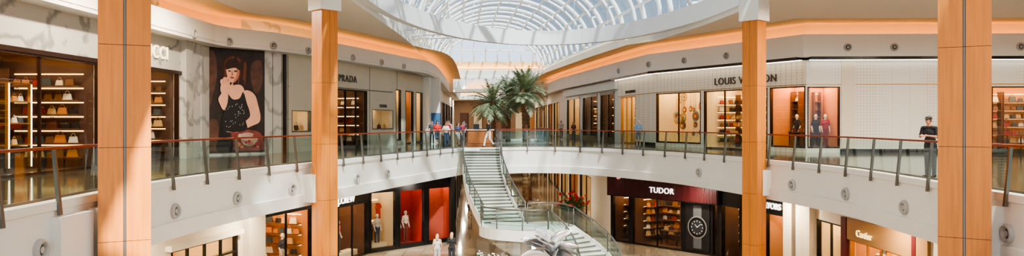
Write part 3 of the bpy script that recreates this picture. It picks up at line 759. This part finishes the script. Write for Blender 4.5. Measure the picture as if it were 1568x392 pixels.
land=[Vector(p) for p in [(-1.5,38.8),(-1.65,37.6),(-1.1,36.4),(0,35.7),(1.1,35.4),(1.9,35.9),(3.1,37.2),(2.6,38.6),(1.6,39.0),(.7,38.6)]]
lc=[v for v in catmull(land+[land[0]],.4)][:-1]
k=len(lc)
mb.add([(v.x,v.y,ZL+.005) for v in lc]+[(v.x,v.y,ZL-.45) for v in lc],[tuple(range(k)),tuple(range(k,2*k))[::-1]],TREAD)
mb.add([(v.x,v.y,ZL+.08) for v in lc]+[(v.x,v.y,ZL-.45) for v in lc],[(i,(i+1)%k,k+(i+1)%k,k+i) for i in range(k)],WHITE)
mb.tube([(.7,37.3,LOW),(.7,37.3,ZL-.4)],.28,WHITE,16)
STO=mb.obj('grand_staircase')
def stair_rail(path):
    mb=MB(); P=resample([Vector(p) for p in path],.45)
    mb.tube([p+Vector((0,0,1.05)) for p in P],.04,STEEL,8)
    mb.sweep([tuple(p) for p in P],[(0,.14),(0,.95)],GLR)
    for h in (.3,.5,.7,.88): mb.tube([p+Vector((0,0,h)) for p in P],.01,STEEL,4)
    for i in range(0,len(P),3): mb.tube([P[i]+Vector((0,0,-.1)),P[i]+Vector((0,0,1.05))],.03,STEEL,6)
    return mb.obj('stair_railing')
stair_rail(La); stair_rail(Ra); stair_rail(Lb); stair_rail(Rb)
def zp(l,z): return [(p[0],p[1],z) for p in l]
stair_rail([tuple(p) for p in catmull(zp([(-1.5,38.7),(-1.6,37.6),(-1.05,36.5),(0,35.8),(1.1,35.5),(1.75,35.9)],ZL),.3)])
stair_rail([tuple(p) for p in catmull(zp([(.8,38.6),(1.6,38.9),(2.5,38.5),(3.0,37.3)],ZL),.3)])

# ---------------------------------------------------------------- sculpture
mb=MB(); random.seed(3)
DARKC=mat('aluminium_shade',(150,148,146),.3,metal=.8)
mb.tube([(0,0,0),(0,0,.5),(0,0,.55)],[.9,.9,.8],BEI,28,smooth=False)
for i in range(22):
    az=i*2.399; el=random.uniform(.05,1.3); L=random.uniform(1.0,1.4); w=random.uniform(.42,.6)
    base=Vector((0,0,1.85)); d=Vector((math.cos(az)*math.cos(el),math.sin(az)*math.cos(el),math.sin(el))); sd=d.cross(Vector((0,0,1))).normalized(); nn=sd.cross(d)
    tw=random.uniform(-.7,.7); V=[];F=[]; n=10
    for q in range(n+1):
        t=q/n; c=base+d*L*t+nn*(-.5*t*t*L*.9+.25*t); ww=w*math.sin(math.pi*min(1,t*.92+.08))**.7; an=tw*t*2; sv=sd*math.cos(an)+nn*math.sin(an); kv=nn*math.cos(an)-sd*math.sin(an)
        for r in range(5):
            x=(r-2)/2; V.append(c+sv*x*ww*.5+kv*(x*x)*ww*.45)
    for q in range(n):
        for r in range(4): F.append((q*5+r,q*5+r+1,(q+1)*5+r+1,(q+1)*5+r))
    mb.add(V,F,CHROME if i%3 else DARKC,True)
mb.tube([(0,0,.5),(0,0,2.0)],[.25,.18],CHROME,14)
o=mb.obj('metal_flower_sculpture'); o.location=(1.45,29.0,LOW); o.scale=(.98,.98,1.06)
m_=o.modifiers.new('thick','SOLIDIFY'); m_.thickness=.02

# ---------------------------------------------------------------- palms
def palm(x,y,zt,seed,fl=2.3,n=46):
    random.seed(seed); mb=MB(); H=zt-LOW; pts=[];rs=[]
    for i in range(int(H/.16)+1):
        t=i*.16/H; pts.append((.18*math.sin(t*2+seed),.12*math.cos(t*2.4),LOW+i*.16)); rs.append((.26-.06*t)*(1.12 if i%2 else .94))
    mb.tube(pts,rs,TRUNK,10,smooth=False); c=Vector(pts[-1]); 
    mb.ell(c,.3,.3,.42,TRUNK,10,6)
    for i in range(n):
        az=i*2.399+random.uniform(-.2,.2); el=math.radians(random.uniform(-35,80)); L=fl*random.uniform(.8,1.1); p=c.copy(); d=Vector((math.cos(az)*math.cos(el),math.sin(az)*math.cos(el),math.sin(el)))
        sp=[p.copy()]
        for q in range(12): d=(d+Vector((0,0,-.085))).normalized(); p=p+d*L/12; sp.append(p.copy())
        mb.tube(sp,[.03-.002*q for q in range(13)],LEAF,4)
        for q in range(2,25):
            t=q/24*12; j=min(int(t),11); b=sp[j].lerp(sp[j+1],t-j); dd=(sp[j+1]-sp[j]).normalized(); sd=dd.cross(Vector((0,0,1))).normalized(); l=.55*math.sin(math.pi*(.15+.8*q/25))
            for sg in (-1,1):
                e=b+(sd*sg*.8+dd*.75+Vector((0,0,.25-random.random()*.5))).normalized()*l
                wv=dd*.045; mb.add([b-wv,b+wv,e+Vector((0,0,-.03))],[(0,1,2)],LEAF)
    mb.tube([(0,0,LOW),(0,0,LOW+.55)],[.75,.8],BEI,20,smooth=False); mb.tube([(0,0,LOW+.5),(0,0,LOW+.58)],[.7,.7],SOIL,20)
    o=mb.obj('palm_tree'); o.location=(x,y,0); return o
palm(.9,59.5,4.0,1); palm(-1.5,63,3.2,2); palm(1.5,64.5,4.6,3); palm(-.2,67.5,4.1,4); palm(-2.0,69,3.4,6)

# ---------------------------------------------------------------- people
def figure(name,x,y,z,face,H=1.75,top=(60,60,70),bottom=(50,50,60),shoes=(40,36,34),hair=(60,40,28),skin=(206,156,128),stride=0.0,arms=None,sleeve='short',legs='long',longhair=False,cap=None,vox=.02,lean=0,female=False,skirt=False):
    q=H/1.75; sw=.165 if female else .185
    mt=mat('cloth_%d_%d_%d'%top,top,.8); mbm=mat('cloth_%d_%d_%d'%bottom,bottom,.8); ms=mat('skin_%d_%d_%d'%skin,skin,.55); mh=mat('hair_%d_%d_%d'%hair,hair,.6); msh=mat('shoe_%d_%d_%d'%shoes,shoes,.5)
    st=stride
    J={}
    f=-1
    def V3(a,b,c): return Vector((a,f*b,c))
    J['hipL']=V3(-.09,0,.92);J['hipR']=V3(.09,0,.92)
    J['kneeL']=V3(-.1,st*.45+ (.05 if st>0 else 0),.5);J['kneeR']=V3(.1,-st*.30+(.10 if st>0 else 0),.5)
    J['ankL']=V3(-.1,st*.9,.09);J['ankR']=V3(.1,-st*.8,.09+(.10 if st>.1 else 0))
    J['toeL']=J['ankL']+V3(-.02,.16,-.045);J['toeR']=J['ankR']+V3(.02,.16,-.045-(.05 if st>.1 else 0))
    J['shL']=V3(-sw,lean,1.42);J['shR']=V3(sw,lean,1.42)
    ar=arms or {}
    J['elL']=V3(*ar.get('elL',(-sw-.06,-.03-st*.3,1.14)));J['elR']=V3(*ar.get('elR',(sw+.06,-.03+st*.3,1.14)))
    J['wrL']=V3(*ar.get('wrL',(-sw-.05,.08-st*.45,.90)));J['wrR']=V3(*ar.get('wrR',(sw+.05,.08+st*.45,.90)))
    bones=[]
    def B(p,r,a,b,lab): bones.append((p,r,a,b,lab))
    tr=.012 if legs=='long' else 0
    for s_ in 'LR':
        B(J['hip'+s_],J['knee'+s_],.09,.058+tr,'bot'); B(J['knee'+s_],J['ank'+s_],.055+tr,.038+tr*1.4,'bot' if legs=='long' else 'skin')
        B(J['ank'+s_]+V3(0,-.04,-.03),J['toe'+s_],.046,.036,'shoe')
        B(J['sh'+s_],J['el'+s_],.056,.043,'top' if sleeve!='none' else 'skin'); B(J['el'+s_],J['wr'+s_],.04 if sleeve!='long' else .046,.027 if sleeve!='long' else .035,'top' if sleeve=='long' else 'skin')
        hd=(J['wr'+s_]-J['el'+s_]).normalized(); B(J['wr'+s_],J['wr'+s_]+hd*.07,.028,.034,'skin')
    B(V3(0,lean,1.42),V3(0,lean*1.2+.01,1.55),.058,.052,'skin'); B(J['shL']*.9+J['shR']*.1,J['shR']*.9+J['shL']*.1,.062,.062,'top')
    B(V3(-.05,0,.97),V3(.05,0,.97),.115,.115,'bot'); B(V3(-.05,lean*.3,1.08),V3(.05,lean*.3,1.08),.095 if female else .105,.095 if female else .105,'top'); B(V3(-.07,lean*.7,1.27),V3(.07,lean*.7,1.27),.11,.11,'top')
    B(V3(0,0,1.0),V3(0,lean*.7,1.3),.11,.12,'top')
    if female: B(V3(-.07,lean+.07,1.29),V3(.07,lean+.07,1.29),.055,.055,'top')
    if skirt: B(V3(0,0,.95),V3(0,0,.62),.14,.2,'bot')
    t=MB()
    for p,r,a,b,l in bones: t.caps(p,r,a,b,WHITE,12)
    o=t.obj('tmp'); md=o.modifiers.new('r','REMESH'); md.mode='VOXEL'; md.voxel_size=vox
    sm=o.modifiers.new('s','SMOOTH'); sm.iterations=4; sm.factor=.5
    bpy.context.view_layer.update(); dg=bpy.context.evaluated_depsgraph_get(); ev=o.evaluated_get(dg); me=ev.to_mesh()
    mbx=MB(); vs=[v.co.copy() for v in me.vertices]; grp={}
    mm={'top':mt,'bot':mbm,'skin':ms,'shoe':msh}
    for pl in me.polygons:
        c=pl.center; best=None;bl=None
        for p,r,a,b,l in bones:
            d=r-p; tt=max(0,min(1,(c-p).dot(d)/max(1e-9,d.length_squared))); dist=(c-(p+d*tt)).length-(a+(b-a)*tt)
            if best is None or dist<best: best=dist;bl=l
        if bl=='skin' and c.z>1.3 and abs(c.x)<.09 and c.z<1.46: bl='top'
        grp.setdefault(bl,[]).append(tuple(pl.vertices))
    mbx.v+=[tuple(v) for v in vs]
    for l,fs in grp.items():
        k=mbx.mi(mm[l])
        for f_ in fs: mbx.f.append(f_); mbx.fm.append(k); mbx.sm.append(True)
    ev.to_mesh_clear(); me_=o.data; bpy.data.objects.remove(o); bpy.data.meshes.remove(me_)
    hc=V3(0,lean*1.35+.02,1.635)
    mbx.ell(hc,.074,.092,.112,ms,16,12); mbx.ell(hc+V3(0,.03,-.06),.052,.06,.055,ms,12,8)
    mbx.tube([hc+V3(0,.088,.012),hc+V3(0,.108,-.022),hc+V3(0,.09,-.034)],[.008,.014,.01],ms,6)
    for sx in (-1,1):
        mbx.ell(hc+V3(sx*.03,.084,.008),.011,.006,.006,mat('eye_dark',(30,24,22),.3),8,6); mbx.ell(hc+V3(sx*.03,.086,.028),.016,.005,.004,mh,8,4); mbx.ell(hc+V3(sx*.076,0,-.005),.01,.02,.03,ms,8,6)
    mbx.ell(hc+V3(0,.086,-.058),.024,.006,.007,mat('lips',(160,84,76),.5),10,6)
    n=16;k=9;V=[];F=[]
    for i in range(k+1):
        ph=math.pi*.62*i/k
        for j in range(n):
            th=2*math.pi*j/n; fr_=-math.sin(th)   # >0 towards the face
            ext=1.0 if fr_<.3 else max(.55,1-(fr_-.3)*.62)
            pp=ph*ext; V.append(hc+Vector((.083*math.sin(pp)*math.cos(th),.1*math.sin(pp)*math.sin(th)+.006,.124*math.cos(pp))))
    for i in range(k):
        for j in range(n): F.append((i*n+j,(i+1)*n+j,(i+1)*n+(j+1)%n,i*n+(j+1)%n))
    mbx.add(V,F,mh,True)
    if longhair: mbx.tube([hc+V3(0,-.04,.08),hc+V3(0,-.075,-.03),hc+V3(0,-.09,-.14),hc+V3(0,-.1,-.26)],[.06,.085,.085,.04],mh,10)
    if cap:
        mc=mat('cap',cap,.6); mbx.ell(hc+V3(0,-.005,.06),.09,.105,.075,mc,16,8)
        mbx.add([hc+V3(-.065,.075,.055),hc+V3(.065,.075,.055),hc+V3(.05,.165,.04),hc+V3(-.05,.165,.04),hc+V3(-.065,.075,.067),hc+V3(.065,.075,.067),hc+V3(.05,.165,.05),hc+V3(-.05,.165,.05)],[(0,1,2,3),(4,5,6,7),(0,1,5,4),(2,3,7,6),(1,2,6,5),(0,3,7,4)],mc)
    for s_ in 'LR':
        w=J['wr'+s_]; hd=(w-J['el'+s_]).normalized(); sx=-1 if s_=='L' else 1
        side=V3(0,1,0); side=(side-hd*side.dot(hd)); 
        if side.length<.3: side=V3(sx,0,0)-hd*V3(sx,0,0).dot(hd)
        side.normalize(); pal=hd.cross(side)*sx; pal=pal if pal.x*sx<0 else -pal
        for i,(o_,l) in enumerate(((.024,.068),(.008,.078),(-.008,.072),(-.024,.056))):
            p0=w+hd*.075+side*o_; p1=p0+hd*l*.45+pal*.004; p2=p1+hd*l*.3+pal*.016; p3=p2+hd*l*.18+pal*.022
            mbx.tube([p0,p1,p2,p3],[.0095,.0088,.008,.0055],ms,6)
        p0=w+hd*.03+side*.026; mbx.tube([p0,p0+hd*.028+side*.02,p0+hd*.055+side*.025+pal*.012],[.012,.0105,.007],ms,6)
    o=mbx.obj(name); o.location=(x,y,z); o.rotation_euler=(0,0,face); o.scale=(q,q,q); return o
# face: 0 looks to the camera (-Y), pi looks away
figure('security_guard',12.5,22.3,0,-1.0,1.84,top=(26,28,34),bottom=(26,28,34),cap=(22,22,26),hair=(40,30,24),skin=(180,126,98),sleeve='short',vox=.014,lean=.06,
  arms={'elL':(-.24,.1,1.17),'wrL':(-.08,.32,1.2),'elR':(.24,.1,1.17),'wrR':(.1,.32,1.2)})
figure('shopper_man',8.3,49,0,math.pi*.95,1.78,top=(130,170,200),bottom=(120,124,128),legs='short',hair=(190,186,180))
figure('shopper_man',-1.55,49.9,0,-.9,1.78,top=(40,40,44),bottom=(226,222,214),stride=.35,hair=(50,36,28))
figure('shopper_man',-4.95,49.5,0,.2,1.74,top=(196,44,44),bottom=(60,66,84),stride=.15,legs='short')
figure('shopper_man',-4.55,52.5,0,-.2,1.76,top=(186,48,52),bottom=(70,74,84))
figure('shopper_woman',-4.3,48.6,0,.4,1.66,top=(232,226,220),bottom=(60,70,96),female=True,longhair=True,hair=(92,60,40),stride=.2)
figure('shopper_woman',-3.7,51.2,0,.9,1.62,top=(60,70,110),bottom=(210,206,200),female=True,legs='short',longhair=True,stride=.2)
figure('shopper_man',-6.0,56,0,.1,1.76,top=(70,72,78),bottom=(54,56,64))
figure('shopper_woman',-5.9,59,0,1.1,1.7,top=(200,60,60),bottom=(54,56,64),female=True,longhair=True,stride=.2)
figure('shopper_man',-4.9,58,0,-.4,1.78,top=(222,216,206),bottom=(60,66,84),stride=.2)
figure('shopper_woman',-4.1,62,0,.3,1.66,top=(150,60,70),bottom=(60,60,70),female=True,longhair=True)
figure('shopper_woman',5.2,63,0,0.3,1.66,top=(80,60,60),bottom=(50,50,58),female=True,longhair=True)
figure('shopper_man',4.6,70,0,0.1,1.76,top=(190,180,170),bottom=(60,60,70),stride=.2)
figure('shopper_man',-4.6,72,0,-.3,1.76,top=(80,90,110),bottom=(60,60,70),stride=.2)
figure('shopper_woman',-3.75,37.5,LOW,math.pi,1.66,top=(226,222,214),bottom=(190,186,180),female=True,longhair=True,hair=(214,184,132),sleeve='none')
figure('shopper_woman',-3.05,37.8,LOW,math.pi*.97,1.7,top=(34,34,38),bottom=(40,40,46),female=True,longhair=True,hair=(196,160,112))
figure('shopper_woman',-3.2,57,LOW,.1,1.66,top=(200,170,150),bottom=(90,80,84),female=True,longhair=True,stride=.25,legs='short')
figure('shopper_man',12.6,29,LOW,-.8,1.76,top=(34,34,38),bottom=(40,40,46))
def mann(W,s_,n,z,top,bot,fem=True):
    p=W.pt(s_,n,z); ang=math.atan2(W.n.y,W.n.x)+math.pi/2
    return figure('mannequin',p[0],p[1],z,ang,1.78,top=top,bottom=bot,skin=(224,214,200),hair=(224,214,200),female=fem,vox=.026)
mann(RB,RB.L-1.6,-1.1,.3,(40,38,44),(30,30,36)); mann(RA,.9,-1.1,.3,(30,30,34),(34,32,40)); mann(RA,1.5,-1.3,.3,(150,30,40),(120,20,30))
mann(L3,L3.at(622),-.9,LOW+.25,(60,40,60),(40,40,50)); mann(L3,L3.at(635),-.9,LOW+.25,(220,200,180),(120,60,50)); mann(L3,L3.at(590),-.8,LOW+.25,(200,190,180),(60,70,90))
mann(L2,1.4,-.9,LOW+.25,(190,90,50),(60,50,50)); mann(L2,2.9,-.9,LOW+.25,(60,60,70),(190,170,150)); mann(L2,L2.at(540),-.9,LOW+.25,(210,90,60),(60,60,70))

# ---------------------------------------------------------------- small furniture
mb=MB()
mb.box(-.9,.9,-.35,.35,0,1.05,mat('kiosk_wood',(150,92,48),.4,noise=.15,nscale=4)); mb.box(-1,1,-.42,.42,1.05,1.1,WHITE); mb.box(-.85,.85,-.38,-.35,.1,.95,MC['kiosk_wood']); mb.box(-.5,-.1,-.1,.1,1.1,1.5,BLACK)
o=mb.obj('information_desk'); o.location=(-2.3,54.5,0)
def pot(x,y,z,s=1,flower=None):
    mb=MB(); mb.tube([(0,0,0),(0,0,.1),(0,0,.45),(0,0,.5)],[.16,.2,.28,.27],mat('pot_grey',(150,146,140),.5),16); mb.ell((0,0,.48),.24,.24,.03,SOIL,12,4)
    G=mat('leaf_green',(70,110,60),.5,noise=.3,nscale=6)
    for i in range(46):
        az=i*2.4; el=random.uniform(.4,1.5); L=random.uniform(.35,.7); d=Vector((math.cos(az)*math.cos(el),math.sin(az)*math.cos(el),math.sin(el))); b=Vector((0,0,.48)); sd=d.cross(Vector((0,0,1))).normalized()*.05; m1=b+d*L*.6+Vector((0,0,-.03)); e=b+d*L+Vector((0,0,-.12))
        mb.add([b,m1-sd,e,m1+sd],[(0,1,2,3)],G)
        if flower and i%3==0: mb.ell(m1+d*L*.35,.05,.05,.05,flower,8,6)
    o=mb.obj('potted_plant'); o.location=(x,y,z); o.scale=(s,s,s)
FLO=mat('flower_red',(200,40,50),.6); FLP=mat('flower_white',(236,226,216),.6)
pot(-1.0,36.0,LOW,.9,FLP); pot(-.45,36.6,LOW,.8,FLP); pot(-1.6,37.0,LOW,.8,FLP); pot(4.1,52,LOW,2.2,FLO); pot(4.9,56,LOW,1.8,FLO)

# ---------------------------------------------------------------- lights
def area(x,y,z,sz,pw,col=(1,.86,.68)):  # added fill lamps under the ceilings, put in to brighten both levels
    l=bpy.data.lights.new('added_fill_lamp','AREA'); l.energy=pw; l.color=col; l.shape='DISK'; l.size=sz
    o=bpy.data.objects.new('added_fill_lamp',l); o.location=(x,y,z); S.collection.objects.link(o); return o
mb=MB()
for x,y in [(-12.0,y) for y in (6,12,18,24,30)]+[(13.2,y) for y in (6,12,18,24,29)]+[(18,28),(23,28),(28,28),(18,20),(24,20)]:
    area(x,y,CEIL-.03,.4,640)
    mb.tube([(x,y,CEIL-.02),(x,y,CEIL-.06)],[.27,.25],STEELW,20,cap=False)
for x,y in [(-12,24),(-10,30),(-8.2,37),(-5.8,43),(12.8,26),(12,34),(9.6,40),(6.5,45)]:
    area(x,y,FB-.04,.3,230); mb.tube([(x,y,FB-.01),(x,y,FB-.05)],[.2,.19],STEELW,16,cap=False)
for y in (55,66,80,95,110):
    for x in (-4,2.5): area(x-y*.04+2,y,FB-.04,.3,230)
for y in (100,112,124): area(-9,y,5.25,.4,300); area(1.5,y,5.25,.4,300)
mb.obj('added_lamp_trims')  # trims around the added fill lamps
sun=bpy.data.lights.new('sun','SUN'); sun.energy=20.0; sun.angle=.03; sun.color=(1,.94,.84)
so=bpy.data.objects.new('sun',sun); d=Vector((-.25,.62,-.85)); so.rotation_euler=d.to_track_quat('-Z','Y').to_euler(); S.collection.objects.link(so)
w=bpy.data.worlds.new('World'); S.world=w; w.use_nodes=True; nt=w.node_tree
bg=nt.nodes['Background']; tc=nt.nodes.new('ShaderNodeTexCoord'); n=nt.nodes.new('ShaderNodeTexNoise'); n.inputs['Scale'].default_value=2.2; n.inputs['Detail'].default_value=6
r=nt.nodes.new('ShaderNodeValToRGB'); r.color_ramp.elements[0].position=.4; r.color_ramp.elements[1].position=.62; r.color_ramp.elements[0].color=(.45,.55,.66,1); r.color_ramp.elements[1].color=(.98,.98,1,1)
nt.links.new(tc.outputs['Generated'],n.inputs[0]); nt.links.new(n.outputs[0],r.inputs[0]); nt.links.new(r.outputs[0],bg.inputs[0]); bg.inputs[1].default_value=2.0

cam=bpy.data.cameras.new('camera'); cam.sensor_width=36; cam.clip_end=400; cam.clip_start=.05
cam.lens=26.25; cam.shift_y=-12/1920
co=bpy.data.objects.new('camera',cam); co.location=(0,0,EYE); co.rotation_euler=(math.pi/2,0,0); S.collection.objects.link(co); S.camera=co
S.view_settings.view_transform='AgX'; S.view_settings.exposure=0.42
try: S.view_settings.look='AgX - Medium High Contrast'
except Exception: pass
